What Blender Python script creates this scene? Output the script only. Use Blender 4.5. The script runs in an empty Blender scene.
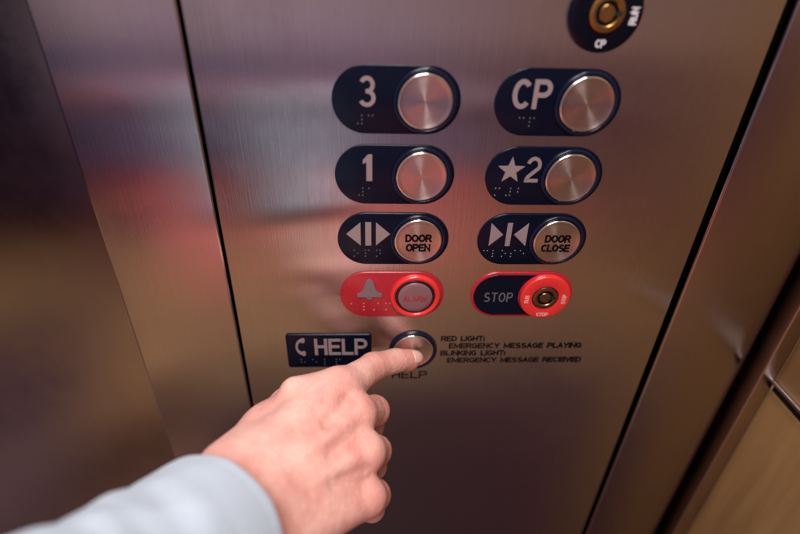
import bpy, bmesh, math, random
import numpy as np
from mathutils import Vector, Matrix
random.seed(7); rng = np.random.default_rng(7)
S = 0.001                                    # everything below is written in millimetres
scene = bpy.context.scene
COL = scene.collection
PI = math.pi

def lin(c):
    return tuple(((v/255)/12.92 if v/255 <= .04045 else ((v/255+.055)/1.055)**2.4) for v in c)

# ------------------------------------------------------------------ materials
def newmat(name):
    m = bpy.data.materials.new(name); m.use_nodes = True
    nt = m.node_tree; b = nt.nodes['Principled BSDF']
    return m, nt, b
def node(nt, t, **kw):
    n = nt.nodes.new(t)
    for k, v in kw.items():
        if k.startswith('i_'): n.inputs[k[2:]].default_value = v
        else: setattr(n, k, v)
    return n
def simple(name, col, rough=.4, metal=0., spec=.5, noise=.0, nscale=400., bump=0., coat=0.):
    m, nt, b = newmat(name)
    b.inputs['Base Color'].default_value = (*col, 1)
    b.inputs['Roughness'].default_value = rough
    b.inputs['Metallic'].default_value = metal
    b.inputs['Specular IOR Level'].default_value = spec
    b.inputs['Coat Weight'].default_value = coat
    b.inputs['Coat Roughness'].default_value = .12
    tc = node(nt, 'ShaderNodeTexCoord')
    n = node(nt, 'ShaderNodeTexNoise', i_Scale=nscale, i_Detail=4.)
    nt.links.new(tc.outputs['Object'], n.inputs['Vector'])
    mr = node(nt, 'ShaderNodeMapRange'); mr.inputs['To Min'].default_value = rough*(1-.25-noise); mr.inputs['To Max'].default_value = min(1, rough*(1.25+noise))
    nt.links.new(n.outputs['Fac'], mr.inputs['Value']); nt.links.new(mr.outputs[0], b.inputs['Roughness'])
    if noise > 0:
        mx = node(nt, 'ShaderNodeMix', data_type='RGBA')
        mx.inputs[6].default_value = (*[c*(1-noise) for c in col], 1); mx.inputs[7].default_value = (*[min(1, c*(1+noise)) for c in col], 1)
        nt.links.new(n.outputs['Fac'], mx.inputs[0]); nt.links.new(mx.outputs[2], b.inputs['Base Color'])
    if bump > 0:
        bp = node(nt, 'ShaderNodeBump', i_Strength=1.0); bp.inputs['Distance'].default_value = bump*S
        nt.links.new(n.outputs['Fac'], bp.inputs['Height']); nt.links.new(bp.outputs[0], b.inputs['Normal'])
    return m

def brushed(name, col, rough=.27, aniso=.8, seed=0., grain=.10, radial=False, bump=.0016, grain_bump=0.):
    """vertically brushed stainless: fine streaks along Z, highlights spread sideways"""
    m, nt, b = newmat(name)
    L = nt.links.new
    out = nt.nodes['Material Output']; nt.nodes.remove(b)
    b = node(nt, 'ShaderNodeBsdfAnisotropic', distribution=('GGX' if radial else 'BECKMANN')); b.inputs['Anisotropy'].default_value = -aniso
    L(b.outputs[0], out.inputs['Surface'])
    tc = node(nt, 'ShaderNodeTexCoord')
    if not radial:
        mp = node(nt, 'ShaderNodeMapping'); mp.inputs['Scale'].default_value = (1900, 1900, 20); mp.inputs['Location'].default_value = (seed, seed*2, seed)
        L(tc.outputs['Object'], mp.inputs['Vector'])
        mp2 = node(nt, 'ShaderNodeMapping'); mp2.inputs['Scale'].default_value = (420, 420, 9); mp2.inputs['Location'].default_value = (seed, 3, seed)
        L(tc.outputs['Object'], mp2.inputs['Vector'])
        tg = node(nt, 'ShaderNodeCombineXYZ'); tg.inputs[0].default_value = 1.0
        L(tg.outputs[0], b.inputs['Tangent'])
    else:
        sep = node(nt, 'ShaderNodeSeparateXYZ'); L(tc.outputs['Object'], sep.inputs[0])
        ln = node(nt, 'ShaderNodeVectorMath', operation='LENGTH')
        cb = node(nt, 'ShaderNodeCombineXYZ'); L(sep.outputs[0], cb.inputs[0]); L(sep.outputs[2], cb.inputs[1])
        L(cb.outputs[0], ln.inputs[0])
        cb2 = node(nt, 'ShaderNodeCombineXYZ'); L(ln.outputs['Value'], cb2.inputs[0]); cb2.inputs[1].default_value = seed
        mp = node(nt, 'ShaderNodeMapping'); mp.inputs['Scale'].default_value = (2600, 1, 1); L(cb2.outputs[0], mp.inputs['Vector'])
        mp2 = node(nt, 'ShaderNodeMapping'); mp2.inputs['Scale'].default_value = (700, 1, 1); L(cb2.outputs[0], mp2.inputs['Vector'])
        # concentric brush lines: highlights spread along the radius
        tg = node(nt, 'ShaderNodeCombineXYZ'); L(sep.outputs[0], tg.inputs[0]); L(sep.outputs[2], tg.inputs[2])
        nm = node(nt, 'ShaderNodeVectorMath', operation='NORMALIZE'); L(tg.outputs[0], nm.inputs[0])
        L(nm.outputs[0], b.inputs['Tangent'])
        oi = node(nt, 'ShaderNodeObjectInfo'); rm_ = node(nt, 'ShaderNodeMath', operation='MULTIPLY'); rm_.inputs[1].default_value = 60
        L(oi.outputs['Random'], rm_.inputs[0]); L(rm_.outputs[0], cb2.inputs[1])
    n1 = node(nt, 'ShaderNodeTexNoise', i_Scale=1., i_Detail=3.); L(mp.outputs[0], n1.inputs['Vector'])
    n2 = node(nt, 'ShaderNodeTexNoise', i_Scale=1., i_Detail=3.); L(mp2.outputs[0], n2.inputs['Vector'])
    n3 = node(nt, 'ShaderNodeTexNoise', i_Scale=(150. if radial else 22.), i_Detail=6., i_Roughness=.65); n3.noise_dimensions = '4D'; L(tc.outputs['Object'], n3.inputs['Vector'])
    if radial: L(rm_.outputs[0], n3.inputs['W'])
    hf_ = node(nt, 'ShaderNodeMath', operation='MULTIPLY_ADD'); hf_.inputs[1].default_value = .45; hf_.inputs[2].default_value = .275; L(n2.outputs['Fac'], hf_.inputs[0])
    ad = node(nt, 'ShaderNodeMath', operation='ADD'); L(n1.outputs['Fac'], ad.inputs[0]); L(hf_.outputs[0], ad.inputs[1])
    mr = node(nt, 'ShaderNodeMapRange'); mr.inputs['From Min'].default_value = .6; mr.inputs['From Max'].default_value = 1.4
    mr.inputs['To Min'].default_value = 1-grain; mr.inputs['To Max'].default_value = 1+grain; L(ad.outputs[0], mr.inputs['Value'])
    vm = node(nt, 'ShaderNodeVectorMath', operation='SCALE'); vm.inputs[0].default_value = col; L(mr.outputs[0], vm.inputs['Scale'])
    L(vm.outputs[0], b.inputs['Color'])
    m2 = node(nt, 'ShaderNodeMapRange'); m2.inputs['From Min'].default_value = .3; m2.inputs['From Max'].default_value = .7
    m2.inputs['To Min'].default_value = rough*.82; m2.inputs['To Max'].default_value = rough*1.3; L(n3.outputs['Fac'], m2.inputs['Value'])
    L(m2.outputs[0], b.inputs['Roughness'])
    bp = node(nt, 'ShaderNodeBump', i_Strength=1.); bp.inputs['Distance'].default_value = bump*S
    L(ad.outputs[0], bp.inputs['Height']); L(bp.outputs[0], b.inputs['Normal'])
    if grain_bump:                       # the fine scratches tip the surface sideways only
        b2 = node(nt, 'ShaderNodeBump', i_Strength=1.); b2.inputs['Distance'].default_value = grain_bump*S
        L(n1.outputs['Fac'], b2.inputs['Height']); L(bp.outputs[0], b2.inputs['Normal']); L(b2.outputs[0], b.inputs['Normal'])
    return m

STEEL = (.53, .51, .52)
M = {}
M['panel'] = brushed('brushed_steel_faceplate', STEEL, rough=.19, aniso=.70, seed=1, grain=.07, bump=.0006, grain_bump=.085)
M['strip'] = brushed('brushed_steel_strip', (.52, .50, .51), rough=.18, aniso=.70, seed=5, grain=.05, bump=.0008, grain_bump=.06)
M['strip2'] = brushed('brushed_steel_strip_warm', (.42, .38, .38), rough=.21, aniso=.55, seed=9, grain=.05)
M['door'] = brushed('brushed_steel_door', (.40, .37, .38), rough=.20, aniso=.35, seed=15, grain=.04)
M['trim'] = brushed('steel_trim', (.50, .44, .43), rough=.30, aniso=.2, seed=3, grain=.05)
M['rail'] = brushed('bright_steel_rail', (.62, .58, .62), rough=.34, aniso=.2, seed=4, grain=.05)
M['cap'] = brushed('turned_steel_cap', (.66, .61, .60), rough=.22, aniso=.62, seed=2, grain=.10, radial=True, bump=.0011)
M['cap_edge'] = simple('polished_steel_rim', (.80, .77, .76), rough=.16, metal=1., noise=.05)
M['navy'] = simple('navy_enamel', (.0012, .0040, .0150), rough=.22, spec=.20, noise=.15, nscale=900)
M['navy_ring'] = simple('navy_gloss_ring', (.0018, .0065, .026), rough=.20, spec=.45, noise=.1, nscale=900)
M['black'] = simple('black_enamel', (.0010, .0022, .0080), rough=.24, spec=.28, noise=.15)
M['gap'] = simple('black_gap', (.004, .004, .006), rough=.7)
M['ink'] = simple('black_fill', (.002, .002, .004), rough=.5, spec=.15, noise=.2)
M['letter'] = simple('raised_pewter_lettering', (.34, .27, .29), rough=.40, metal=.25, noise=.10, nscale=2500)
M['bell'] = simple('dull_pewter_bell', (.24, .185, .20), rough=.42, metal=.3, noise=.10, nscale=2500)
M['letter_dim'] = simple('engraved_grey_lettering', (.13, .12, .14), rough=.45, noise=.15, nscale=2500)
M['white'] = simple('white_lettering', (.62, .60, .66), rough=.45, noise=.08, nscale=2500)
M['pink'] = simple('pale_red_lettering', (.75, .42, .42), rough=.45)
M['dot'] = simple('navy_braille_bead', (.10, .11, .15), rough=.22, metal=.5)
M['red'] = simple('red_enamel', (.40, .012, .026), rough=.30, spec=.55, noise=.08, nscale=900, coat=.3)
M['dot_red'] = simple('glossy_red_bead', (.60, .10, .12), rough=.12, spec=.8, coat=.6)
M['red_ring'] = simple('bright_red_ring', (.74, .032, .032), rough=.28, spec=.6, noise=.05, nscale=900, coat=.4)
M['red_ink'] = simple('red_button_lettering', (.36, .030, .045), rough=.5)
M['brass'] = simple('worn_brass', (.46, .28, .095), rough=.30, metal=1., noise=.18, nscale=900, bump=.02)
M['brass_dark'] = simple('tarnished_brass', (.30, .21, .13), rough=.32, metal=1., noise=.2, nscale=900, bump=.02)
M['plum'] = simple('dark_plum_collar', (.014, .006, .016), rough=.3)
# frosted alarm lens
M['lens'] = simple('frosted_lens', (.23, .115, .135), rough=.38, noise=.06, nscale=600, coat=.5)
# tan laminate
def laminate():
    m, nt, b = newmat('tan_laminate'); L = nt.links.new
    tc = node(nt, 'ShaderNodeTexCoord'); mp = node(nt, 'ShaderNodeMapping'); mp.inputs['Scale'].default_value = (60, 60, 6)
    L(tc.outputs['Object'], mp.inputs[0])
    n = node(nt, 'ShaderNodeTexNoise', i_Scale=1., i_Detail=6., i_Roughness=.6); L(mp.outputs[0], n.inputs['Vector'])
    r = node(nt, 'ShaderNodeValToRGB'); r.color_ramp.elements[0].color = (.27, .150, .060, 1); r.color_ramp.elements[1].color = (.37, .215, .090, 1)
    r.color_ramp.elements[0].position = .3; r.color_ramp.elements[1].position = .7
    L(n.outputs['Fac'], r.inputs[0]); L(r.outputs[0], b.inputs['Base Color']); b.inputs['Roughness'].default_value = .42
    bp = node(nt, 'ShaderNodeBump', i_Strength=.4); bp.inputs['Distance'].default_value = .0001; L(n.outputs['Fac'], bp.inputs['Height']); L(bp.outputs[0], b.inputs['Normal'])
    return m
M['laminate'] = laminate()

def skin():
    m, nt, b = newmat('skin'); L = nt.links.new
    tc = node(nt, 'ShaderNodeTexCoord')
    at = node(nt, 'ShaderNodeAttribute', attribute_name='flush')
    n = node(nt, 'ShaderNodeTexNoise', i_Scale=45., i_Detail=5., i_Roughness=.6); L(tc.outputs['Object'], n.inputs['Vector'])
    n2 = node(nt, 'ShaderNodeTexNoise', i_Scale=220., i_Detail=4.); L(tc.outputs['Object'], n2.inputs['Vector'])
    r = node(nt, 'ShaderNodeValToRGB'); e = r.color_ramp.elements
    e[0].position = .36; e[0].color = (.72, .335, .29, 1); e[1].position = .64; e[1].color = (.86, .52, .455, 1)
    L(n.outputs['Fac'], r.inputs[0])
    mx = node(nt, 'ShaderNodeMix', data_type='RGBA'); mx.inputs[7].default_value = (.68, .26, .225, 1)
    L(at.outputs['Fac'], mx.inputs[0]); L(r.outputs[0], mx.inputs[6])
    m2 = node(nt, 'ShaderNodeMix', data_type='RGBA', blend_type='MULTIPLY'); m2.inputs[0].default_value = .22
    L(mx.outputs[2], m2.inputs[6]); L(n2.outputs['Color'], m2.inputs[7])
    L(mx.outputs[2], b.inputs['Base Color'])
    b.inputs['Roughness'].default_value = .43; b.inputs['Specular IOR Level'].default_value = .42
    b.inputs['Subsurface Weight'].default_value = .25
    b.inputs['Subsurface Radius'].default_value = (1., .30, .16); b.inputs['Subsurface Scale'].default_value = .0030
    v = node(nt, 'ShaderNodeTexVoronoi', i_Scale=1100.); L(tc.outputs['Object'], v.inputs['Vector'])
    ad = node(nt, 'ShaderNodeMath', operation='MULTIPLY_ADD'); ad.inputs[1].default_value = 2.2
    L(n2.outputs['Fac'], ad.inputs[0]); L(v.outputs['Distance'], ad.inputs[2])
    bp = node(nt, 'ShaderNodeBump', i_Strength=.75); bp.inputs['Distance'].default_value = .00034
    L(ad.outputs[0], bp.inputs['Height']); L(bp.outputs[0], b.inputs['Normal'])
    return m
M['skin'] = skin()
def nailm():
    m = simple('fingernail', (.80, .50, .43), rough=.24, spec=.5, coat=.3)
    b = m.node_tree.nodes['Principled BSDF']; b.inputs['Subsurface Weight'].default_value = .2; b.inputs['Subsurface Scale'].default_value = .001
    return m
M['nail'] = nailm()
def cloth():
    m, nt, b = newmat('pale_blue_cotton'); L = nt.links.new
    uv = node(nt, 'ShaderNodeTexCoord')
    n = node(nt, 'ShaderNodeTexNoise', i_Scale=60., i_Detail=5.); L(uv.outputs['Object'], n.inputs['Vector'])
    w1 = node(nt, 'ShaderNodeTexWave', i_Scale=1.0, i_Distortion=.4); w2 = node(nt, 'ShaderNodeTexWave', i_Scale=1., i_Distortion=.4)
    mp = node(nt, 'ShaderNodeMapping'); mp.inputs['Scale'].default_value = (150, 150, 1); L(uv.outputs['UV'], mp.inputs[0])
    w2.bands_direction = 'Y'; L(mp.outputs[0], w1.inputs['Vector']); L(mp.outputs[0], w2.inputs['Vector'])
    mu = node(nt, 'ShaderNodeMath', operation='ADD'); L(w1.outputs['Fac'], mu.inputs[0]); L(w2.outputs['Fac'], mu.inputs[1])
    r = node(nt, 'ShaderNodeValToRGB'); r.color_ramp.elements[0].color = (.50, .62, .77, 1); r.color_ramp.elements[1].color = (.62, .74, .88, 1)
    a2 = node(nt, 'ShaderNodeMath', operation='MULTIPLY_ADD'); a2.inputs[1].default_value = .35; L(mu.outputs[0], a2.inputs[0]); 
    s2 = node(nt, 'ShaderNodeMath', operation='MULTIPLY'); s2.inputs[1].default_value = .6; L(n.outputs['Fac'], s2.inputs[0]); L(s2.outputs[0], a2.inputs[2])
    L(a2.outputs[0], r.inputs[0]); L(r.outputs[0], b.inputs['Base Color'])
    b.inputs['Roughness'].default_value = .9; b.inputs['Specular IOR Level'].default_value = .2; b.inputs['Sheen Weight'].default_value = .15
    bp = node(nt, 'ShaderNodeBump', i_Strength=.5); bp.inputs['Distance'].default_value = .00022; L(mu.outputs[0], bp.inputs['Height']); L(bp.outputs[0], b.inputs['Normal'])
    return m
M['cloth'] = cloth()

# ------------------------------------------------------------------ object helpers
def link(name, me, mat, parent=None, loc=(0, 0, 0)):
    for mt in (mat if isinstance(mat, (list, tuple)) else [mat]): me.materials.append(mt)
    o = bpy.data.objects.new(name, me); COL.objects.link(o)
    o.location = Vector(loc)*S
    if parent: o.parent = parent
    return o
def tag(o, label=None, cat=None, group=None, kind=None):
    if label: o['label'] = label
    if cat: o['category'] = cat
    if group: o['group'] = group
    if kind: o['kind'] = kind
    return o
def empty(name, loc=(0, 0, 0), parent=None):
    o = bpy.data.objects.new(name, None); COL.objects.link(o); o.location = Vector(loc)*S; o.empty_display_size = .01
    if parent: o.parent = parent
    return o
def mesh_from(verts, faces, smooth=False):
    me = bpy.data.meshes.new('mesh'); me.from_pydata([tuple(c*S for c in v) for v in verts], [], faces)
    me.validate(); me.update()
    if smooth:
        for p in me.polygons: p.use_smooth = True
    return me
def recalc(me):
    bm = bmesh.new(); bm.from_mesh(me); bmesh.ops.recalc_face_normals(bm, faces=bm.faces); bm.to_mesh(me); bm.free(); return me

def stadium(w, h, n=40, cx=0, cz=0):
    r = h/2; a = w/2-r; out = []
    for i in range(n+1): t = -PI/2+PI*i/n; out.append((cx+a+r*math.cos(t), cz+r*math.sin(t)))
    for i in range(n+1): t = PI/2+PI*i/n; out.append((cx-a+r*math.cos(t), cz+r*math.sin(t)))
    return out
def rrect(w, h, r, n=6, cx=0, cz=0):
    out = []
    for sx, sz, t0 in ((1, -1, -PI/2), (1, 1, 0), (-1, 1, PI/2), (-1, -1, PI)):
        for i in range(n+1):
            t = t0+PI/2*i/n; out.append((cx+sx*(w/2-r)+r*math.cos(t), cz+sz*(h/2-r)+r*math.sin(t)))
    return out
def circle(r, n=96): return [(r*math.cos(2*PI*i/n), r*math.sin(2*PI*i/n)) for i in range(n)]
def inset(poly, d):
    """move a closed, counter-clockwise outline inwards by d"""
    n = len(poly); out = []
    for i in range(n):
        a = poly[i-1]; b = poly[i]; c = poly[(i+1) % n]
        if math.dist(a, b) < 1e-6: a = poly[i-2]
        if math.dist(b, c) < 1e-6: c = poly[(i+2) % n]
        e1 = Vector((b[0]-a[0], b[1]-a[1])).normalized(); e2 = Vector((c[0]-b[0], c[1]-b[1])).normalized()
        n1 = Vector((-e1.y, e1.x)); n2 = Vector((-e2.y, e2.x)); nn = n1+n2
        if nn.length < 1e-6: nn = n1
        nn = nn.normalized(); k = d/max(.4, nn.dot(n1)); out.append((b[0]+nn.x*k, b[1]+nn.y*k))
    return out
def solid(poly, y0, y1, bev=.4, seg=3):
    """raised plate: outline poly, back at y0, face at y1 (towards the viewer = more negative), rounded edge"""
    loops = [(poly, y0)]
    for i in range(seg+1):
        t = PI/2*i/seg; loops.append((inset(poly, bev*(1-math.cos(t))) if i else poly, y1+bev*(1-math.sin(t))))
    verts = []; faces = []; n = len(poly)
    for pl, y in loops:
        for p in pl: verts.append((p[0], y, p[1]))
    for k in range(len(loops)-1):
        for i in range(n):
            j = (i+1) % n; faces.append((k*n+i, k*n+j, (k+1)*n+j, (k+1)*n+i))
    faces.append(tuple(range((len(loops)-1)*n, len(loops)*n))); faces.append(tuple(reversed(range(n))))
    return verts, faces
def lathe(profile, n=96):
    """profile of (radius, y) turned round the Y axis"""
    verts = []; faces = []
    for r, y in profile:
        for i in range(n): t = 2*PI*i/n; verts.append((r*math.cos(t), y, r*math.sin(t)))
    for k in range(len(profile)-1):
        for i in range(n): j = (i+1) % n; faces.append((k*n+i, k*n+j, (k+1)*n+j, (k+1)*n+i))
    if profile[0][0] > 0: faces.append(tuple(reversed(range(n))))
    if profile[-1][0] > 0: faces.append(tuple(range((len(profile)-1)*n, len(profile)*n)))
    return verts, faces
def smooth_by_angle(me, ang=35):
    bm = bmesh.new(); bm.from_mesh(me)
    bmesh.ops.recalc_face_normals(bm, faces=bm.faces)
    for f in bm.faces: f.smooth = True
    for e in bm.edges:
        if len(e.link_faces) == 2 and e.calc_face_angle(0) > math.radians(ang): e.smooth = False
    bm.to_mesh(me); bm.free(); return me
def join(parts):
    V = []; F = []
    for v, f in parts:
        b = len(V); V += list(v); F += [tuple(i+b for i in q) for q in f]
    return V, F
def plate(name, parts, mat, parent, loc=(0, 0, 0), ang=35):
    v, f = join(parts); me = smooth_by_angle(mesh_from(v, f), ang); return link(name, me, mat, parent, loc)
def box(x0, x1, y0, y1, z0, z1):
    v = [(x, y, z) for x in (x0, x1) for y in (y0, y1) for z in (z0, z1)]
    return v, [(0, 1, 3, 2), (4, 6, 7, 5), (0, 4, 5, 1), (2, 3, 7, 6), (0, 2, 6, 4), (1, 5, 7, 3)]
def bevel_mesh(me, w, seg=3):
    bm = bmesh.new(); bm.from_mesh(me); bmesh.ops.recalc_face_normals(bm, faces=bm.faces)
    bmesh.ops.bevel(bm, geom=list(bm.edges), offset=w*S, segments=seg, affect='EDGES', profile=.5, clamp_overlap=True)
    for f in bm.faces: f.smooth = True
    for e in bm.edges:
        if len(e.link_faces) == 2 and e.calc_face_angle(0) > math.radians(40): e.smooth = False
    bm.to_mesh(me); bm.free(); return me

def _arc(cx, cy, rx, ry, a0, a1, n=14): return [(cx+rx*math.cos(math.radians(a0+(a1-a0)*i/n)), cy+ry*math.sin(math.radians(a0+(a1-a0)*i/n))) for i in range(n+1)]
# single-stroke sans capitals: list of centre lines (a repeated first point closes the loop), and the advance width
GL = {
 'A': ([[(0, 0), (.31, 1), (.62, 0)], [(.11, .33), (.51, .33)]], .62), 'B': ([[(0, 0), (0, 1)], [(0, 1), (.34, 1)]+_arc(.34, .77, .24, .23, 80, -80)+[(.34, .54), (0, .54)], [(0, 0), (.34, 0)]+_arc(.34, .27, .28, .27, -80, 80)+[(.34, .54)]], .62),
 'C': ([_arc(.33, .5, .33, .5, 42, 318, 24)], .62), 'D': ([[(0, 0), (0, 1), (.26, 1)]+_arc(.26, .5, .36, .5, 80, -80)+[(.26, 0), (0, 0)]], .62), 'E': ([[(.56, 0), (0, 0), (0, 1), (.56, 1)], [(0, .52), (.48, .52)]], .56),
 'G': ([_arc(.33, .5, .33, .5, 42, 325, 24)+[(.63, .46), (.36, .46)]], .64), 'H': ([[(0, 0), (0, 1)], [(.6, 0), (.6, 1)], [(0, .52), (.6, .52)]], .6), 'I': ([[(0, 0), (0, 1)]], .02),
 'K': ([[(0, 0), (0, 1)], [(.58, 1), (0, .38)], [(.2, .58), (.62, 0)]], .6), 'L': ([[(0, 1), (0, 0), (.52, 0)]], .52), 'M': ([[(0, 0), (0, 1), (.38, .12), (.76, 1), (.76, 0)]], .76), 'N': ([[(0, 0), (0, 1), (.6, 0), (.6, 1)]], .6),
 'O': ([_arc(.34, .5, .34, .5, 90, 450, 30)], .68), 'P': ([[(0, 0), (0, 1)], [(0, 1), (.34, 1)]+_arc(.34, .735, .26, .265, 80, -80)+[(.34, .47), (0, .47)]], .6), 'R': ([[(0, 0), (0, 1)], [(0, 1), (.34, 1)]+_arc(.34, .745, .25, .255, 80, -80)+[(.34, .49), (0, .49)], [(.34, .49), (.61, 0)]], .61),
 'S': ([_arc(.3, .745, .27, .255, 35, 262, 16)+_arc(.3, .255, .3, .255, 82, -145, 16)], .6), 'T': ([[(0, 1), (.6, 1)], [(.3, 1), (.3, 0)]], .6), 'U': ([[(0, 1), (0, .33)]+_arc(.3, .32, .3, .32, 190, 350)+[(.6, .33), (.6, 1)]], .6),
 'V': ([[(0, 1), (.31, 0), (.62, 1)]], .62), 'Y': ([[(0, 1), (.31, .46), (.62, 1)], [(.31, .46), (.31, 0)]], .62), ':': ([[(0, .02), (0, .16)], [(0, .52), (0, .66)]], .02), ' ': ([], .34),
 '3': ([_arc(.3, .755, .26, .245, 155, -70, 16)+[(.30, .515), (.24, .515)], [(.30, .515)]+_arc(.3, .26, .3, .26, 70, -155, 16)], .6), '2': ([_arc(.3, .7, .3, .3, 165, -25, 16)+_arc(.75, .0, .75, .40, 150, 180, 4)[:-1]+[(0, 0), (.62, 0)]], .62)}
def stroke_text(s, w, h, t, depth=.4, shear=0., rot=0., cx=0., cz=0., y=0., gap=.24, bev=0.):
    """lettering drawn with an even stroke t mm wide inside w x h mm, centred at cx, cz, raised depth from y"""
    adv = 0; lines = []
    for ch in s:
        ls, a = GL[ch]; lines += [[(px+adv, pz) for px, pz in l] for l in ls]; adv += a+gap
    xs = [q[0] for l in lines for q in l]; x0, x1 = min(xs), max(xs)
    V = []; F = []; c, sn = math.cos(rot), math.sin(rot); lift = 0
    for l in lines:
        P = [Vector((((q[0]-x0)/(x1-x0)-.5)*(w-t), (q[1]-.5)*(h-t))) for q in l]
        for q in P: q.x += shear*q.y
        P = [q for i, q in enumerate(P) if i == 0 or (q-P[i-1]).length > 1e-4]
        closed = (P[0]-P[-1]).length < 1e-3 and len(P) > 3
        if closed: P = P[:-1]
        n = len(P); Lf = []; Rt = []
        for i in range(n):
            a = P[i-1] if (i > 0 or closed) else None; b = P[(i+1) % n] if (i < n-1 or closed) else None
            d1 = (P[i]-a).normalized() if a is not None else None; d2 = (b-P[i]).normalized() if b is not None else None
            if d1 is None: nn = Vector((-d2.y, d2.x)); k = 1; ctr = P[i]-d2*(t/2 if len(l) < 6 else 0)*.98
            elif d2 is None: nn = Vector((-d1.y, d1.x)); k = 1; ctr = P[i]+d1*(t/2 if len(l) < 6 else 0)*.98
            else:
                n1 = Vector((-d1.y, d1.x)); n2 = Vector((-d2.y, d2.x)); nn = (n1+n2); nn = nn.normalized() if nn.length > .05 else n1; k = 1/max(.38, nn.dot(n1)); ctr = P[i]
            Lf.append(ctr+nn*t/2*k); Rt.append(ctr-nn*t/2*k)
        b0 = len(V); yt = y-depth-lift; lift += .008
        for ring, yy in ((Lf, yt), (Rt, yt), (Lf, y), (Rt, y)):
            for q in ring: V.append((q.x*c-q.y*sn+cx, yy, q.x*sn+q.y*c+cz))
        m = n if closed else n-1
        for i in range(m):
            j = (i+1) % n
            F.append((b0+i, b0+n+i, b0+n+j, b0+j)); F.append((b0+i, b0+j, b0+2*n+j, b0+2*n+i)); F.append((b0+n+j, b0+n+i, b0+3*n+i, b0+3*n+j))
        if not closed:
            F.append((b0, b0+2*n, b0+3*n, b0+n)); e = n-1; F.append((b0+e, b0+n+e, b0+3*n+e, b0+2*n+e))
    return V, F
def marks(name, parts, mat, parent, loc=(0, 0, 0)):
    v, f = join(parts); me = mesh_from(v, f); recalc(me); return link(name, me, mat, parent, loc)
def poly_mark(pts, y, depth=.4):
    a = sum(pts[i-1][0]*pts[i][1]-pts[i][0]*pts[i-1][1] for i in range(len(pts)))
    if a < 0: pts = pts[::-1]
    return solid(pts, y, y-depth, bev=.12, seg=2)
CELL = {'#': (3, 4, 5, 6), 'a': (1,), 'b': (1, 2), 'c': (1, 4), 'm': (1, 3, 4), 'p': (1, 2, 3, 4), 'o': (1, 3, 5), 'n': (1, 3, 4, 5), 'l': (1, 2, 3),
        's': (2, 3, 4), 'r': (1, 2, 3, 5), 'h': (1, 2, 5), 'e': (1, 5), 'i': (3, 4)}
def braille(word, x, z, y, pitch=6.2, d=2.35, r=.62, flat=.6):
    """top left dot at x, z"""
    out = []
    for k, ch in enumerate(word):
        for q in CELL.get(ch, ()):
            cx = x+k*pitch+(d if q > 3 else 0); cz = z-((q-1) % 3)*d
            prof = [(r*math.cos(a), y-r*flat*math.sin(a)) for a in (0, .4, .8, 1.2)]+[(.01, y-r*flat)]
            v, f = lathe(prof, 12); out.append(([(a+cx, b, c+cz) for a, b, c in v], f))
    return out

# ------------------------------------------------------------------ the control panel
C, ROW, PW, PH, OFF = 93.47, 45.39, 73.9, 38.6, 16.35
LX, RX = -129.5, 194.0
ZT, ZB = 420.0, -900.0
panel = tag(empty('control_panel', (0, 0, 0)), 'brushed steel elevator control panel with round call buttons on navy and red plates', 'control panel')
def slab(name, x0, x1, mat, parent, y0=0., y1=4., bev=.9, z0=ZB, z1=ZT):
    v, f = box(x0, x1, y0, y1, z0, z1); me = bevel_mesh(mesh_from(v, f), bev, 4); return link(name, me, mat, parent)
tag(slab('faceplate', LX+1.0, RX-2.9, M['panel'], panel), 'wide brushed steel faceplate')

def button_cap(parent, loc, r=16., h=4.2, mat='cap'):
    """slightly dished brushed cap with a polished rounded rim"""
    face = [(r-1.25, -h+.02), (r-1.5, -h+.08)]+[(rr, -h+.10+.10*(1-(rr/(r-1.5))**2)) for rr in (r*.75, r*.5, r*.25)]+[(.01, -h+.2)]
    v, f = lathe(face); f = [q for q in f if len(q) == 4]
    me = mesh_from(v, f, True); o = link('button_cap', me, M[mat], parent, loc)
    rim = [(r, .0), (r, -h+1.1)]+[(r-1.1+1.1*math.cos(t), -h+1.1-1.1*math.sin(t)) for t in (.3, .6, .9, 1.2, 1.5)]+[(r-1.25, -h+.02)]
    v, f = lathe(rim); f = [q for q in f if len(q) == 4]; me = smooth_by_angle(mesh_from(v, f), 60)
    rm = link('cap_rim', me, M['cap_edge'], parent, loc)
    return o
def eye(r_in, r_out, y0, h, n=96):
    """raised rounded ring"""
    rm = (r_in+r_out)/2; rr = (r_out-r_in)/2
    prof = [(r_out, y0), (r_out, y0-h*.45)]+[(rm+rr*math.cos(t), y0-h*.45-h*.55*math.sin(t)) for t in [PI*i/10 for i in range(1, 10)]]+[(r_in, y0-h*.45), (r_in, y0+.2)]
    v, f = lathe(prof, n); f = [q for q in f if len(q) == 4]; return v, f
PT = 1.5            # plate thickness
def call_button(i, j, label, mat='navy', ring='navy_ring'):
    cx, cz = C*i-OFF, -ROW*j
    b = tag(empty('call_button', (cx, 0, cz), panel), label)
    plate('button_plate', [solid(stadium(PW, PH), 0, -PT, .45, 3)], M[mat], b)
    return b
def finish_button(b, ring='navy_ring'):
    plate('button_ring', [eye(16.15, 18.55, -PT+.02, 1.9)], M[ring], b, (OFF, 0, 0), 60)
    button_cap(b, (OFF, 0, 0))
Y = -PT
# 3
b = call_button(0, 0, 'button plate marked 3 with braille dots and a plain steel push button'); finish_button(b)
marks('number', [stroke_text('3', 9.4, 17.0, 2.3, cx=-33.0+OFF, cz=4.9, y=Y)], M['letter'], b)
marks('braille', braille('#c', -38.6+OFF, -8.7, Y), M['dot'], b)
# CP
b = call_button(1, 0, 'button plate marked CP with a plain steel push button'); finish_button(b)
marks('lettering', [stroke_text('CP', 22.6, 16.6, 2.7, gap=.30, cx=61.1-C+OFF, cz=5.0, y=Y)], M['letter'], b)
marks('braille', braille('cp', 56.0-C+OFF, -8.7, Y), M['dot'], b)
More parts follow.
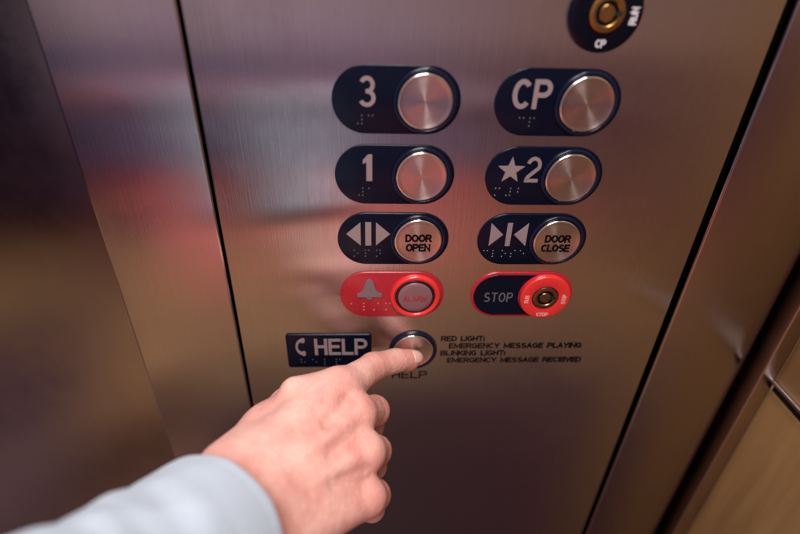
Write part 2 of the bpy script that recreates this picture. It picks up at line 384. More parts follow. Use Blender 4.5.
# 1
b = call_button(0, 1, 'button plate marked 1 with a plain steel push button'); finish_button(b)
h = 17.0; one = [(-1.3, -h/2), (2.3, -h/2), (2.3, h/2), (-.3, h/2), (-3.4, h/2-3.6), (-3.4, h/2-6.1), (-1.3, h/2-4.7)]
marks('number', [poly_mark([(x-32.6+OFF, z+4.9) for x, z in one], Y, .45)], M['letter'], b)
marks('braille', braille('#a', -38.6+OFF, -8.7, Y), M['dot'], b)
# star 2
b = call_button(1, 1, 'button plate marked with a star and 2 with a plain steel push button'); finish_button(b)
star = []
for k in range(10):
    rr = 9.0 if k % 2 == 0 else 3.7; t = PI/2+PI*k/5; star.append((55.6-C+OFF+rr*.97*math.cos(t), 4.2+rr*math.sin(t)))
marks('star', [poly_mark(star, Y, .45)], M['letter'], b)
marks('number', [stroke_text('2', 9.6, 16.6, 2.2, cx=69.6-C+OFF, cz=4.9, y=Y)], M['letter'], b)
marks('braille', braille('m#b', 47.6-C+OFF, -8.0, Y, 7.2), M['dot'], b)
# door open
b = call_button(0, 2, 'button plate with outward arrows and a steel button reading DOOR OPEN'); finish_button(b)
def tri(x0, x1, z0, z1, right): return [(x0, z0), (x1, (z0+z1)/2), (x0, z1)] if right else [(x1, z0), (x1, z1), (x0, (z0+z1)/2)]
o = OFF; z0, z1 = -4.3, 13.0
marks('door_open_arrows', [poly_mark(tri(-47.4+o, -38.0+o, z0, z1, False), Y, .45), poly_mark([(-35.0+o, z0), (-31.0+o, z0), (-31.0+o, z1), (-35.0+o, z1)], Y, .45),
      poly_mark(tri(-28.0+o, -18.6+o, z0, z1, True), Y, .45)], M['letter'], b)
marks('braille', braille('opn', -42.6+o, -8.2, Y, 7.6), M['dot'], b)
marks('lettering', [stroke_text('DOOR', 17.6, 5.8, 1.3, .10, cx=OFF+.2, cz=2.6, y=-4.09), stroke_text('OPEN', 16.4, 5.8, 1.3, .10, cx=OFF+.2, cz=-4.6, y=-4.09)], M['ink'], b)
# door close
b = call_button(1, 2, 'button plate with inward arrows and a steel button reading DOOR CLOSE'); finish_button(b)
q = -C+OFF
marks('door_close_arrows', [poly_mark(tri(48.0+q, 56.8+q, z0, z1, True), Y, .45), poly_mark([(58.9+q, z0), (62.3+q, z0), (62.3+q, z1), (58.9+q, z1)], Y, .45),
      poly_mark(tri(64.2+q, 73.0+q, z0, z1, False), Y, .45)], M['letter'], b)
marks('braille', braille('close', 45.4+q, -8.2, Y, 6.3), M['dot'], b)
marks('lettering', [stroke_text('DOOR', 17.6, 5.8, 1.3, .10, cx=OFF+.2, cz=2.6, y=-4.09), stroke_text('CLOSE', 19.6, 5.8, 1.3, .10, cx=OFF-.2, cz=-4.6, y=-4.09)], M['ink'], b)
# alarm
ZA = -ROW*3
b = tag(empty('alarm_button', (-OFF, 0, ZA), panel), 'red plate with a bell symbol, braille and a frosted ALARM button in a red ring')
plate('button_plate', [solid(stadium(PW, PH), 0, -PT, .45, 3)], M['red'], b)
pr = [(x+OFF, y, z) for x, y, z in []]
plate('button_ring', [eye(14.0, 18.0, -PT+.02, 3.6)], M['red_ring'], b, (OFF, 0, 0), 60)
plate('collar', [eye(11.9, 14.3, -PT+.02, 2.6)], M['plum'], b, (OFF, 0, 0), 60)
plate('button_cap', [lathe([(12.2, -PT), (12.2, -4.0), (12.0, -4.4), (11.5, -4.7), (9, -4.85), (5, -4.95), (.01, -5.0)])], M['lens'], b, (OFF, 0, 0), 40)
marks('lettering', [stroke_text('ALARM', 16.8, 4.9, .75, .07, cx=OFF, cz=-.6, y=-5.0)], M['red_ink'], b)
bell = [(-8.6, -5.4), (8.6, -5.4), (8.6, -3.2), (6.6, -2.0), (4.9, -.2), (3.6, 4.2), (2.7, 7.4), (1.5, 8.8), (0, 9.4), (-1.5, 8.8), (-2.7, 7.4), (-3.6, 4.2), (-4.9, -.2), (-6.6, -2.0), (-8.6, -3.2)]
bx, bz = -32.4+OFF, 4.6
clap = [(bx+2.0*math.cos(PI+PI*i/8), bz-5.9+1.7*math.sin(PI+PI*i/8)) for i in range(9)]
marks('bell_symbol', [poly_mark([(bx+x, bz+z) for x, z in bell], Y, 1.4), poly_mark(clap, Y, 1.2)], M['bell'], b)
marks('braille', braille('a', -45.5+o, -7.6, Y, r=.8, d=2.9)+braille('l', -36.6+o, -7.2, Y, r=.8, d=2.9)+braille('i', -29.2+o, -7.2, Y, r=.8, d=2.9)
      + braille('m', -20.6+o, -7.2, Y, r=.8, d=2.9), M['dot_red'], b)
# stop
b = tag(empty('stop_switch', (C-OFF, 0, ZA), panel), 'red edged navy plate reading STOP with a red key switch disc')
plate('button_plate', [solid(stadium(PW, PH), 0, -PT, .45, 3)], M['red'], b)
# navy inlay, its right end cut round the disc
inl = []
for t in np.linspace(PI/2, 1.5*PI, 41): inl.append((-17.6+17.4*math.cos(t), 17.4*math.sin(t)))
for t in np.linspace(-PI*.63, -PI*1.37, 31): inl.append((OFF+18.9*math.cos(t), 18.9*math.sin(t)))
inl = [(x, max(-17.4, min(17.4, z))) for x, z in inl]
plate('inlay', [solid(inl, -PT+.1, -PT-.35, .1, 1)], M['navy'], b)
marks('lettering', [stroke_text('STOP', 20.6, 8.2, .95, .12, cx=60.4-C+OFF, cz=-1.6, y=-PT-.34, gap=.34)], M['letter_dim'], b)
disc = [(18.2, -PT), (18.2, -4.2)]+[(17.0+1.2*math.cos(t), -4.2-1.2*math.sin(t)) for t in (.4, .8, 1.2, 1.5)]+[(12.0, -5.38), (9.7, -5.0), (9.7, -1.6)]
v, f = lathe(disc); f = [k for k in f if len(k) == 4]
plate('disc', [(v, f)], M['red_ring'], b, (OFF, 0, 0), 40)
def key_switch(parent, loc, k=1., mat='brass', y=-3.2):
    e = empty('key_switch', loc, parent)
    return e
def lock_parts(parent, loc, k, mat, y):
    prof = [(9.5*k, 0), (9.5*k, y-1.2), (9.2*k, y-2.0), (8.4*k, y-2.3), (6.4*k, y-2.2), (6.0*k, y-1.8), (5.9*k, y+1.0), (4.3*k, y+1.0), (4.2*k, y-1.6), (3.9*k, y-1.9), (.01, y-1.9)]
    plate('lock_cylinder', [lathe(prof)], M[mat], parent, loc, 30)
    v, f = box(4.0*k, 7.6*k, y-2.42, y+.8, -1.0*k, 1.0*k); vv, ff = lathe([(5.85*k, y+.9), (4.35*k, y+.9)], 48)
    ff = [q for q in ff if len(q) == 4]
    plate('keyway', [(v, f), (vv, ff)], M['gap'], parent, loc)
lock_parts(b, (OFF, 0, 0), .98, 'brass_dark', -3.4)
R_ = 14.2
marks('disc_lettering', [stroke_text('STOP', 8.8, 3.2, .62, .08, cx=OFF, cz=-R_-.4, y=-5.36),
      stroke_text('RUN', 6.4, 3.1, .6, .08, rot=PI/2, cx=OFF-13.4, cz=-1.0, y=-5.36), stroke_text('STOP', 8.2, 3.1, .6, .08, rot=PI/2, cx=OFF+13.6, cz=-1.0, y=-5.36)], M['pink'], b)
# top key lock
b = tag(empty('key_lock', (93.6, 0, 47.6), panel), 'round black key lock disc with a brass cylinder, lettered CP at its bottom')
plate('lock_disc', [lathe([(19.9, 0), (19.9, -1.6), (19.6, -2.3), (18.9, -2.6), (16, -2.7), (9.6, -2.7)])], M['black'], b, (0, 0, 0), 40)
lock_parts(b, (0, 0, 0), 1.02, 'brass', -2.0)
marks('lettering', [stroke_text('CP', 5.8, 4.2, .95, .08, cx=0.2, cz=-14.9, y=-2.7), stroke_text('RUN', 8.8, 4.1, .95, .08, rot=PI/2, cx=15.0, cz=-1.0, y=-2.7)], M['white'], b)
# help plate
b = tag(empty('help_plate', (-63.3, 0, -188.9), panel), 'rectangular navy plate reading HELP with a telephone handset symbol')
plate('plate', [solid(rrect(64.2, 32.6, 2.0), 0, -1.4, .4, 3)], M['navy'], b)
marks('lettering', [stroke_text('HELP', 40.0, 15.8, 2.4, gap=.26, cx=9.0, cz=4.6, y=-1.4)], M['letter'], b)
hs = []
def arc(cx, cz, r, a0, a1, n): return [(cx+r*math.cos(a), cz+r*math.sin(a)) for a in np.linspace(a0, a1, n)]
hs = arc(0, 0, 8.2, math.radians(108), math.radians(252), 18)           # outer back of the handset
hs = [(x*.66, z*.98) for x, z in hs]
hs = hs+[(0.6, -9.0), (1.9, -7.8), (1.8, -5.0), (0.6, -3.9), (-1.2, -4.9)]+[(x*.70-.2, z) for x, z in arc(0.2, 0, 5.2, math.radians(238), math.radians(122), 10)]+[(-1.2, 4.9), (0.6, 3.9), (1.8, 5.0), (1.9, 7.8), (0.6, 9.0)]
marks('handset_symbol', [poly_mark([(x-19.8, z+4.6) for x, z in hs], -1.4, .45)], M['letter'], b)
marks('braille', braille('help', -22.0, -8.2, -1.4, 9.0, d=2.6), M['dot'], b)
# help button
b = tag(empty('help_button', (.7, 0, -189.0), panel), 'round steel HELP push button in a dark ring, pressed by a fingertip')
plate('button_ring', [eye(16.0, 18.5, .05, 2.4)], M['navy_ring'], b, (0, 0, 0), 60)
button_cap(b, (0, 0, 0), 15.9, 2.6)
# engraved lettering on the faceplate
inst = tag(empty('engraved_lettering', (0, 0, 0), panel), 'black engraved instructions about the emergency message lights')
def line(s, x0, x1, z, h=5.3, t=1.12): return stroke_text(s, x1-x0, h, t, .06, cx=(x0+x1)/2, cz=z, y=0.0)
marks('instruction_text', [line('RED LIGHT:', 21.8, 55.6, -177.9), line('EMERGENCY MESSAGE PLAYING', 28.3, 132.6, -185.2),
      line('BLINKING LIGHT:', 22.2, 73.6, -192.6), line('EMERGENCY MESSAGE RECEIVED', 28.0, 135.4, -200.0)], M['ink'], inst)
marks('help_caption', [line('HELP', -15.0, 13.2, -215.3, 7.8, 1.25)], M['ink'], inst)

# ------------------------------------------------------------------ steel strips, door, side wall
w = tag(empty('wall_panel', (-168, 0, 0)), 'narrow brushed steel wall panel left of the control panel, beside the door', 'wall panel')
v, f = box(-206.0+168, LX-.9+168, 0, 4, ZB, ZT); sp = link('steel_sheet', bevel_mesh(mesh_from(v, f), 1.7, 5), M['strip'], w)
v, f = box(-206.0+168, -203+168, 4.2, 90, ZB, ZT); link('return_edge', bevel_mesh(mesh_from(v, f), .5, 2), M['strip'], w)
w = tag(empty('wall_panel', (245, 0, 0)), 'brushed steel wall panel between the control panel and the tan side wall', 'wall panel')
# sheet with a rolled edge by the corner gap
prof = [(RX+2.9, 4.0), (RX+2.9, 2.0)]+[(RX+2.9+1.8*(1-math.cos(t)), 2.0-2.0*math.sin(t)) for t in (.4, .8, 1.2, PI/2)]
prof += [(258, .0)]+[(258+28*math.sin(t), 22*(1-math.cos(t))) for t in np.linspace(.03, PI/2, 50)]+[(286.0, 60)]
V = []; F = []
for z in (ZB, ZT):
    for x, y in prof: V.append((x-245, y, z))
n = len(prof)
for i in range(n-1): F.append((i, i+1, n+i+1, n+i))
me = mesh_from(V, F, True)
o_ = link('steel_sheet', me, M['strip2'], w)
d = tag(empty('elevator_door', (-330, 70, 0)), 'dark brushed steel elevator door recessed at the left', 'door')
v, f = box(-520, 150, 0, 25, -1500, ZT); door_leaf = link('door_leaf', bevel_mesh(mesh_from(v, f), 1.5, 3), M['door'], d); d.rotation_euler = (0, 0, math.radians(-12))
bk = plate('recess_back', [box(-200, 300, 30, 32, ZB, ZT)], M['gap'], None); tag(bk, 'black gap behind the steel panels', 'recess', kind='structure')
bk2 = plate('recess_back', [box(286.5, 291.0, 40, 42, ZB, ZT)], M['gap'], None); tag(bk2, 'black gap beside the corner trim', 'recess', kind='structure')
# side wall of the cabin
WX = 307.0
sw = tag(empty('side_wall', (WX, 0, 0)), 'tan laminate side wall with steel corner post and horizontal trim', 'wall')
v, f = box(0, 12, -150, 0, -228.0, ZT); link('laminate_board', bevel_mesh(mesh_from(v, f), .8, 3), M['laminate'], sw)
v, f = box(0, 12, -150, 0, ZB, -236.5); link('laminate_board', bevel_mesh(mesh_from(v, f), .8, 3), M['laminate'], sw)
v, f = box(-3.2, 1.5, -150, -1, -227.6, -224.2); link('trim_rail', bevel_mesh(mesh_from(v, f), .8, 3), M['rail'], sw)
v, f = box(1.5, 11, -150, -.5, -236.2, -228.3); link('trim_groove', mesh_from(v, f), M['gap'], sw)
v, f = box(-15.5, -1.2, -1.2, 30, ZB, ZT); link('corner_post', bevel_mesh(mesh_from(v, f), 1.2, 4), M['trim'], sw)
v, f = box(-1.2, -.2, -.2, 20, ZB, ZT); link('post_gasket', mesh_from(v, f), M['gap'], sw)

# ------------------------------------------------------------------ the hand: one continuous surface from a distance field
J = {'i_tip': [-1.3, -10.3, -189.0], 'i_dip': [-13.8, -18.8, -182.9], 'i_pip': [-29.8, -33.1, -175.1], 'i_mcp': [-50.6, -64.2, -164.3],
     'm_mcp': [-40.0, -80.0, -169.6], 'm_pip': [-29.1, -56.6, -193.4], 'm_dip': [-31.2, -49.5, -217.8], 'm_tip': [-44.9, -51.7, -222.5],
     'r_mcp': [-34.2, -100.0, -180.0], 'r_pip': [-27.7, -79.1, -206.2], 'r_dip': [-29.0, -73.9, -229.9], 'r_tip': [-42.8, -74.4, -232.0], 'p_mcp': [-33.5, -119.2, -195.2], 'p_pip': [-28.3, -104.2, -216.0], 'p_dip': [-30.2, -100.6, -236.6], 'p_tip': [-41.9, -100.4, -235.4],
     'w_rad': [-103.1, -134.0, -159.3], 'w_uln': [-82.4, -156.2, -172.0], 't_cmc': [-106.6, -121.9, -163.0], 't_mcp': [-85.0, -63.1, -180.5], 't_ip': [-65.3, -43.6, -191.1], 't_tip': [-52.1, -35.6, -197.8], 'hyp': [-59.3, -134.5, -208.5], 's0': [-103.0, -157.7, -159.3], 's1': [-126.5, -204.3, -134.0], 's2': [-143.1, -243.3, -101.6]}
J = {k: np.array(v) for k, v in J.items()}
CAM = np.array([-28.10, -297.27, 75.72])
def toward(pt, d): q = CAM-pt; return pt+q/np.linalg.norm(q)*d          # nudge along the back-of-hand side
H = 1.0
lo = np.array([-160., -216., -262.]); hi = np.array([14., 6., -134.])
N = np.ceil((hi-lo)/H).astype(int)+1
ax = [lo[i]+H*np.arange(N[i]) for i in range(3)]
GX, GY, GZ = np.meshgrid(*ax, indexing='ij')
G = np.stack([GX, GY, GZ], -1).astype(np.float32)
def cone(a, b, ra, rb):
    a = np.asarray(a, np.float32); b = np.asarray(b, np.float32); ba = b-a; pa = G-a
    t = np.clip((pa@ba)/float(ba@ba), 0, 1)
    return np.sqrt(((pa-t[..., None]*ba)**2).sum(-1))-(ra+(rb-ra)*t)
def ball(c, r): return np.sqrt(((G-np.asarray(c, np.float32))**2).sum(-1))-r
def smin(a, b, k):
    h = np.clip(.5+.5*(b-a)/k, 0, 1); return b+(a-b)*h-k*h*(1-h)
def smax(a, b, k): return -smin(-a, -b, k)
def chain(pts, rs, k=2.):
    d = None
    for i in range(len(pts)-1):
        c = cone(pts[i], pts[i+1], rs[i], rs[i+1]); d = c if d is None else smin(d, c, k)
    return d
W = (J['w_rad']+J['w_uln'])/2
away = -(CAM-W)/np.linalg.norm(CAM-W)
# palm and back of the hand
wr = [J['w_rad'], J['w_rad']*.68+J['w_uln']*.32, J['w_rad']*.35+J['w_uln']*.65, J['w_uln']]
palm = None
for mc, wp, r1, r2 in ((J['i_mcp'], wr[0], 11.6, 17), (J['m_mcp'], wr[1], 11.8, 18), (J['r_mcp'], wr[2], 11.2, 18), (J['p_mcp'], wr[3], 10.8, 16.5)):
    c = cone(mc, wp, r1, r2); palm = c if palm is None else smin(palm, c, 9)
# thickness of the palm on the far side
for mc, wp, r in ((J['i_mcp'], wr[0], 10), (J['m_mcp'], wr[1], 11), (J['r_mcp'], wr[2], 11), (J['p_mcp'], wr[3], 11)):
    palm = smin(palm, cone(mc*.8+wp*.2+away*11, wp+away*8, r, 14), 8)
palm = smin(palm, cone(J['hyp'], J['w_uln']+away*6, 11, 15), 10)
# thumb, folded along the palm side
thumb = chain([J['t_cmc'], J['t_mcp'], J['t_ip'], J['t_tip']], [15, 11.6, 9.6, 8], 4)
palm = smin(palm, thumb, 9)
web = cone(J['t_mcp']*.6+J['t_cmc']*.4, J['i_mcp']*.8+wr[0]*.2, 11.5, 11.0); palm = smin(palm, web, 12)
palm = smin(palm, cone(wr[0]*.5+wr[3]*.5, J['s1'], 22, 27), 12)
palm = smin(palm, cone([-77.9, -69.3, -160.5], J['i_mcp']+np.array([-4, -1, .5]), 9.0, 12.0), 9)
# knuckles: soft bumps and the valleys between them
for k, r, up in (('i_mcp', 8.6, 4.6), ('m_mcp', 8.6, 5.4), ('r_mcp', 7.9, 5.2), ('p_mcp', 7.6, 4.8)): palm = smin(palm, ball(toward(J[k], up), r), 4.)
for a_, b_ in (('i_mcp', 'm_mcp'), ('m_mcp', 'r_mcp'), ('r_mcp', 'p_mcp')):
    mid = (J[a_]+J[b_])/2; back = (W-mid)/np.linalg.norm(W-mid)
    palm = smax(palm, -cone(toward(mid, 16.5)-back*4, toward(mid, 18.2)+back*20, 3.0, 1.6), 5.5)
# extensor tendons and two veins under the skin
def ridge(d, a, b, r, k): return smin(d, cone(a, b, r, r*.8), k)
for k, wp, up in (('i_mcp', wr[1], 10.2), ('m_mcp', wr[1]*.6+wr[2]*.4, 10.6), ('r_mcp', wr[2], 10.2), ('p_mcp', wr[2]*.5+wr[3]*.5, 9.8)):
    palm = ridge(palm, toward(J[k], up-.2), toward(J[k]*.35+wp*.65, up+4.4), 2.2, 3.0)
def vein(d, pts, r=1.25):
    for i in range(len(pts)-1): d = ridge(d, pts[i], pts[i+1], r, 2.2)
    return d
mm = lambda a, b, t: a*(1-t)+b*t
v1 = [toward(mm(J['r_mcp'], J['p_mcp'], .5), 9.6), toward(mm(mm(J['r_mcp'], J['p_mcp'], .35), wr[2], .33), 12.9), toward(mm(mm(J['m_mcp'], J['r_mcp'], .6), wr[2], .6), 15.4), toward(mm(J['m_mcp'], wr[1], .85), 16.9)]
v2 = [toward(mm(J['m_mcp'], J['r_mcp'], .5), 9.8), toward(mm(mm(J['m_mcp'], J['r_mcp'], .6), wr[2], .3), 12.8), toward(mm(mm(J['r_mcp'], J['p_mcp'], .35), wr[2], .48), 14.2)]
palm = vein(palm, v1); palm = vein(palm, v2, 1.1)
# fingers
def finger(a, b, c, d, r):
    f = chain([a, b, c, d], r, 2.2)
    f = smin(f, ball(b, r[1]+.1), 3.5)
    return f
fi = finger(J['i_mcp'], J['i_pip'], J['i_dip'], J['i_tip'], [11.8, 9.6, 8.9, 7.3])
fi = smin(fi, ball(J['i_tip']+np.array([-3.5, -.8, -2.6]), 7.6), 3.5)
fm = finger(J['m_mcp'], J['m_pip'], J['m_dip'], J['m_tip'], [12.2, 9.8, 8.8, 7.4])
fr = finger(J['r_mcp'], J['r_pip'], J['r_dip'], J['r_tip'], [11.8, 9.4, 8.4, 7.0])
fp = finger(J['p_mcp'], J['p_pip'], J['p_dip'], J['p_tip'], [11.2, 8.9, 8.0, 6.4])
fing = smin(smin(fm, fr, 1.2), fp, 1.2)
D = smin(palm, fi, 6.5); D = smin(D, fing, 4.5)
# creases across the backs of the index joints
def crease(D, c, axis, R, depth, wdt):
    axis = axis/np.linalg.norm(axis); q = G-c.astype(np.float32); h = q@axis.astype(np.float32)
    near = np.exp(-(h/wdt)**2)*np.clip(1-np.abs(np.sqrt((q**2).sum(-1))-R)/6, 0, 1); return D+depth*near
ia = J['i_dip']-J['i_pip']; ib = J['i_pip']-J['i_mcp']; ic = J['i_tip']-J['i_dip']
for off in (-3.2, -1.4, .3, 2.0, 3.4): D = crease(D, J['i_pip']+off*(ia+ib)/np.linalg.norm(ia+ib), ia+ib, 9.5, .42, .7)
for off in (-1.2, .6): D = crease(D, J['i_dip']+off*(ia+ic)/np.linalg.norm(ia+ic), ia+ic, 8.6, .40, .7)

def surface_nets(D, lo, H):
    s = D < 0
    nx, ny, nz = D.shape
    acc = np.zeros((nx-1, ny-1, nz-1, 3)); cnt = np.zeros((nx-1, ny-1, nz-1))
    cr = [(i, j, k) for i in (0, 1) for j in (0, 1) for k in (0, 1)]
    sl = lambda c: (slice(c[0], c[0]+nx-1), slice(c[1], c[1]+ny-1), slice(c[2], c[2]+nz-1))
    for a in cr:
        for dim in range(3):
            if a[dim] == 1: continue
            b = list(a); b[dim] = 1; da = D[sl(a)]; db = D[sl(b)]
            m = (da < 0) != (db < 0)
            t = np.where(m, da/np.where(m, da-db, 1), 0)
            for q in range(3): acc[..., q] += np.where(m, a[q]+(t if q == dim else 0), 0)
            cnt += m
    act = cnt > 0; idx = -np.ones(act.shape, int); idx[act] = np.arange(act.sum())
    pos = acc[act]/cnt[act][:, None]+np.argwhere(act)
    verts = lo+pos*H; faces = []
    for dim in range(3):
        o1, o2 = [(1, 2), (2, 0), (0, 1)][dim]
        a = [slice(1, n-1) for n in D.shape]; a[dim] = slice(0, D.shape[dim]-1); b = list(a); b[dim] = slice(1, D.shape[dim])
        sa = s[tuple(a)]; sb = s[tuple(b)]; m = sa != sb
        P = np.argwhere(m); off = np.ones(3, int); off[dim] = 0; P = P+off; fl = sa[m]
        def g(d1, d2):
            Q = P.copy(); Q[:, o1] -= d1; Q[:, o2] -= d2; return idx[Q[:, 0], Q[:, 1], Q[:, 2]]
        q = np.stack([g(1, 1), g(0, 1), g(0, 0), g(1, 0)], 1)
        q[~fl] = q[~fl][:, ::-1]; faces.append(q)
    return verts, np.concatenate(faces)
hv, hf = surface_nets(D, lo, H)
me = bpy.data.meshes.new('hand'); me.from_pydata((hv*S).tolist(), [], hf.tolist()); me.update()
bm = bmesh.new(); bm.from_mesh(me)
for _ in range(2): bmesh.ops.smooth_vert(bm, verts=bm.verts, factor=.5, use_axis_x=True, use_axis_y=True, use_axis_z=True)
for fc in bm.faces: fc.smooth = True
bm.to_mesh(me); bm.free()
# natural flush of the skin: finger ends and knuckles redder
co = np.array([vv.co[:] for vv in me.vertices])/S
fl = np.zeros(len(co))
for k, r, a in (('i_tip', 12, .75), ('i_dip', 10, .35), ('i_pip', 12, .5), ('m_pip', 14, .8), ('r_pip', 14, .85), ('p_pip', 14, .85), ('i_mcp', 16, .3), ('m_mcp', 15, .4), ('r_mcp', 15, .4), ('p_mcp', 15, .45), ('m_dip', 14, .6)):
    dd = np.sqrt(((co-J[k])**2).sum(1)); fl = np.maximum(fl, a*np.clip(1.6-dd/r, 0, 1))
atr = me.attributes.new('flush', 'FLOAT', 'POINT'); atr.data.foreach_set('value', fl.astype(np.float32))
person = link('person', me, M['skin'])
tag(person, 'hand with outstretched index finger pressing the round HELP button, in a pale blue shirt sleeve', 'person')
# fingernail lying on the end joint
axn = (J['i_tip']-J['i_dip'])/np.linalg.norm(J['i_tip']-J['i_dip'])
up = (CAM-J['i_tip']); up = up/np.linalg.norm(up); up = up+np.array([.35, 0, .55]); up = up-axn*(up@axn); up /= np.linalg.norm(up); side = np.cross(axn, up)
nv = []; nf = []; nu, nw = 14, 14
for lay in (0, 1):
    for i in range(nu+1):
        for k in range(nw+1):
            u = -1+2*i/nu; wv = -1+2*k/nw
            x = u*math.sqrt(1-wv*wv/2); z = wv*math.sqrt(1-u*u/2)      # disc mapped square: rounded nail outline
            x = .5*u+.5*x; z = .4*wv+.6*z; x *= 1.12; z *= 1.1
            ang = z*.80; ln = 5.2*x+2.6
            rad = 7.35-.10*(ln-2.6)-max(0, ln-1)**2*.035-(0 if lay == 0 else .55)-(.35*max(0, abs(wv)-.8)/.2)
            nv.append(tuple(J['i_tip']+axn*ln+rad*(up*math.cos(ang)+side*math.sin(ang))))
st = (nu+1)*(nw+1)
for i in range(nu):
    for k in range(nw):
        a = i*(nw+1)+k; nf.append((a, a+1, a+nw+2, a+nw+1)); nf.append((st+a, st+a+nw+1, st+a+nw+2, st+a+1))
for i in range(nu):
    a = i*(nw+1); nf.append((a, a+nw+1, st+a+nw+1, st+a)); a += nw; nf.append((a, st+a, st+a+nw+1, a+nw+1))
for k in range(nw):
    a = k; nf.append((a, st+a, st+a+1, a+1)); a = nu*(nw+1)+k; nf.append((a, a+1, st+a+1, st+a))
me = recalc(mesh_from(nv, nf, True)); link('fingernail', me, M['nail'], person)

# shirt sleeve: a tube of cloth with a folded cuff
def bez(t):
    P = [J['s0'], J['s1'], J['s2'], J['s2']+(J['s2']-J['s1'])*1.2]
    t = t*3; i = min(2, int(t)); u = t-i; p0 = P[max(0, i-1)] if i else P[0]*2-P[1]; p1, p2 = P[i], P[i+1]; p3 = P[i+2] if i < 2 else P[3]*2-P[2]
    return .5*((2*p1)+(-p0+p2)*u+(2*p0-5*p1+4*p2-p3)*u*u+(-p0+3*p1-3*p2+p3)*u**3)
nr, ns = 110, 128
def ring_at(t, extra, k):
    c = bez(t); tg = bez(min(1, t+.01))-bez(max(0, t-.01)); tg /= np.linalg.norm(tg)
    a = np.cross(tg, [0, 0, 1.]); a /= np.linalg.norm(a); b_ = np.cross(a, tg); out = []
    for i in range(ns):
        th = 2*PI*i/ns
        r = 38.0+2.0*t
        fold = .9*math.sin(3*th+t*9+1)+.5*math.sin(5*th-t*14)+.35*(1-abs(math.sin(4*th+t*11)))*2+.3*math.sin(9*th+t*22)
        cross = .8*math.sin(t*26+2.1*math.sin(th*2+.6))+.4*math.sin(t*57+3*math.sin(th+2))
        f_ = min(1, t*7)
        r += fold*(.55+.45*f_)+cross*f_+extra
        dr = a*math.cos(th)+b_*math.sin(th)*.94
        pull_back = 62*max(0, float(dr@away))**1.6*max(0, 1-t/.55)      # palm side of the cuff drawn back, shaped so the steel reflects more wrist
        r = 38.0+2.0*t+(r-38.0-2.0*t)*.75; out.append(c+r*dr+tg*pull_back)
    return out
SV = []; rows = []
# inside of the cuff, hem, outside
seq = [(.055, -1.6), (.03, -1.6), (.004, -1.5), (.0, -1.2), (-.001, -.7), (.0, -.2), (.003, .15), (.008, .25), (.018, .3), (.026, .3), (.031, .14), (.034, .12), (.037, .28), (.042, .3)]
seq += [(.045+.955*i/nr, .3) for i in range(1, nr+1)]
for t, e in seq: SV += [tuple(q) for q in ring_at(max(0, t) if t > -.0005 else 0, e, 0)]
SF = []
for k in range(len(seq)-1):
    for i in range(ns): j = (i+1) % ns; SF.append((k*ns+i, k*ns+j, (k+1)*ns+j, (k+1)*ns+i))
me = mesh_from(SV, SF, True); recalc(me)
uvl = me.uv_layers.new(name='UVMap')
for pl_ in me.polygons:
    for li in pl_.loop_indices:
        vi = me.loops[li].vertex_index; uvl.data[li].uv = ((vi % ns)/ns*2.6, (vi//ns)/ns*2.0)
sl_ = link('shirt_sleeve', me, M['cloth'], person)

# ------------------------------------------------------------------ surroundings of the cabin, as light
world = bpy.data.worlds.new('World'); scene.world = world; world.use_nodes = True
nt = world.node_tree; bg = nt.nodes['Background']; L = nt.links.new
tc = node(nt, 'ShaderNodeTexCoord'); sep = node(nt, 'ShaderNodeSeparateXYZ'); L(tc.outputs['Generated'], sep.inputs[0])
def ramp(stops):
    r = node(nt, 'ShaderNodeValToRGB'); e = r.color_ramp.elements
    stops = sorted(stops); 
    while len(e) < len(stops): e.new(.5)
    for q, (z, c) in zip(e, stops): q.position = (z+1)/2; q.color = (*[x/.51 for x in lin(c)], 1)
    return r
mr = node(nt, 'ShaderNodeMapRange'); mr.inputs['From Min'].default_value = -1; mr.inputs['From Max'].default_value = 1
L(sep.outputs[2], mr.inputs['Value'])
far = ramp([(-1, (56, 40, 40)), (-.80, (64, 46, 50)), (-.70, (88, 66, 68)), (-.64, (90, 68, 66)), (-.60, (70, 50, 56)), (-.50, (84, 60, 54)), (-.42, (112, 84, 58)), (-.36, (96, 70, 48)), (-.325, (50, 30, 26)), (-.28, (34, 20, 24)), (-.1, (28, 19, 28)), (.1, (40, 34, 44)), (1, (80, 70, 70))])
strip = ramp([(-1, (50, 36, 34)), (-.76, (96, 66, 54)), (-.71, (70, 48, 40)), (-.665, (84, 58, 44)), (-.62, (128, 94, 66)), (-.50, (132, 98, 68)), (-.43, (112, 78, 60)), (-.40, (84, 50, 50)), (-.35, (92, 48, 48)), (-.31, (86, 38, 42)), (-.28, (68, 46, 60)), (-.22, (64, 52, 68)), (-.19, (82, 58, 68)), (-.165, (106, 66, 70)), (-.15, (110, 84, 96)), (-.11, (84, 72, 88)), (-.07, (120, 100, 106)), (0, (140, 120, 124)), (.1, (130, 110, 110)), (1, (120, 100, 90))])
left = ramp([(-1, (40, 28, 30)), (-.83, (54, 38, 40)), (-.74, (60, 42, 42)), (-.67, (108, 82, 62)), (-.57, (126, 88, 68)), (-.50, (160, 92, 80)), (-.43, (184, 98, 94)), (-.33, (172, 88, 88)), (-.312, (150, 82, 80)), (-.300, (104, 84, 104)),
             (-.22, (100, 84, 104)), (-.205, (92, 76, 94)), (-.196, (62, 46, 62)), (-.176, (66, 50, 66)), (-.170, (170, 138, 154)), (-.146, (158, 128, 144)), (-.138, (96, 76, 90)), (-.05, (132, 110, 124)), (.1, (130, 110, 110)), (1, (120, 100, 90))])
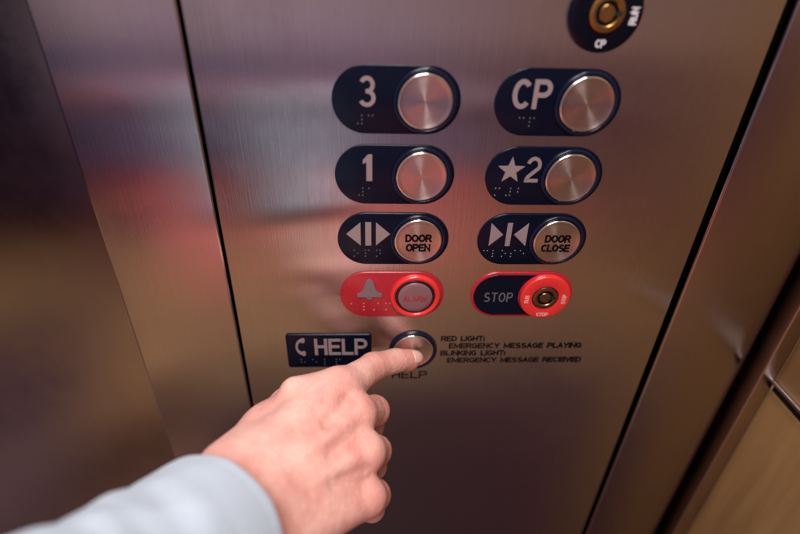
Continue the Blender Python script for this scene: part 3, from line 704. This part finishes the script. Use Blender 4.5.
right = ramp([(-1, (36, 22, 26)), (-.80, (52, 32, 34)), (-.68, (60, 40, 40)), (-.60, (84, 60, 46)), (-.48, (98, 68, 46)), (-.34, (84, 52, 42)), (-.2, (74, 47, 44)), (-.09, (84, 57, 52)), (-.05, (104, 76, 66)), (.1, (100, 76, 70)), (1, (110, 95, 85))])
for r in (far, strip, left, right): L(mr.outputs[0], r.inputs[0])
def blend(a, b, x0, x1):
    m_ = node(nt, 'ShaderNodeMix', data_type='RGBA'); f_ = node(nt, 'ShaderNodeMapRange', interpolation_type='SMOOTHSTEP')
    f_.inputs['From Min'].default_value = x0; f_.inputs['From Max'].default_value = x1; L(sep.outputs[0], f_.inputs['Value'])
    L(f_.outputs[0], m_.inputs[0]); L(a, m_.inputs[6]); L(b, m_.inputs[7]); return m_.outputs[2]
c1 = blend(far.outputs[0], strip.outputs[0], -.66, -.56)
c2 = blend(c1, left.outputs[0], -.34, -.26)
c3 = blend(c2, right.outputs[0], -.08, .30)
# soft uneven patches, as of people and fittings seen in the steel
nz = node(nt, 'ShaderNodeTexNoise', i_Scale=2.6, i_Detail=2.); L(tc.outputs['Generated'], nz.inputs['Vector'])
nm = node(nt, 'ShaderNodeMapRange'); nm.inputs['From Min'].default_value = .3; nm.inputs['From Max'].default_value = .7; nm.inputs['To Min'].default_value = .86; nm.inputs['To Max'].default_value = 1.12
L(nz.outputs['Fac'], nm.inputs['Value'])
vs = node(nt, 'ShaderNodeVectorMath', operation='SCALE'); L(c3, vs.inputs[0]); L(nm.outputs[0], vs.inputs['Scale'])
L(vs.outputs[0], bg.inputs['Color']); bg.inputs['Strength'].default_value = 1.0

def area(name, loc, target, size, power, color, sizey=None):
    l = bpy.data.lights.new(name, 'AREA'); l.energy = power; l.color = color; l.size = size*S
    if sizey: l.shape = 'RECTANGLE'; l.size_y = sizey*S
    o = bpy.data.objects.new(name, l); COL.objects.link(o); o.location = Vector(loc)*S
    o.rotation_euler = (Vector(target)-Vector(loc)).to_track_quat('-Z', 'Y').to_euler(); return o
area('ceiling_lamp', (-150, -720, 820), (-40, -60, -180), 420, 12.5, (1, .92, .88))
area('ceiling_downlight', (60, -230, 1000), (40, 0, -60), 110, 4.2, (1, .93, .86))

# ------------------------------------------------------------------ camera
cam = bpy.data.cameras.new('camera'); co_ = bpy.data.objects.new('camera', cam); COL.objects.link(co_)
co_.location = Vector((-28.10, -297.27, 75.72))*S
co_.rotation_euler = (1.0052, -.0270, -.0394)
cam.sensor_width = 36; cam.lens = 36*509.81/800; cam.clip_start = .01; cam.clip_end = 50
cam.dof.use_dof = True; cam.dof.focus_distance = .345; cam.dof.aperture_fstop = 2.8
scene.camera = co_
scene.view_settings.view_transform = 'Standard'; scene.view_settings.look = 'None'
scene.view_settings.exposure = 0; scene.view_settings.gamma = 1
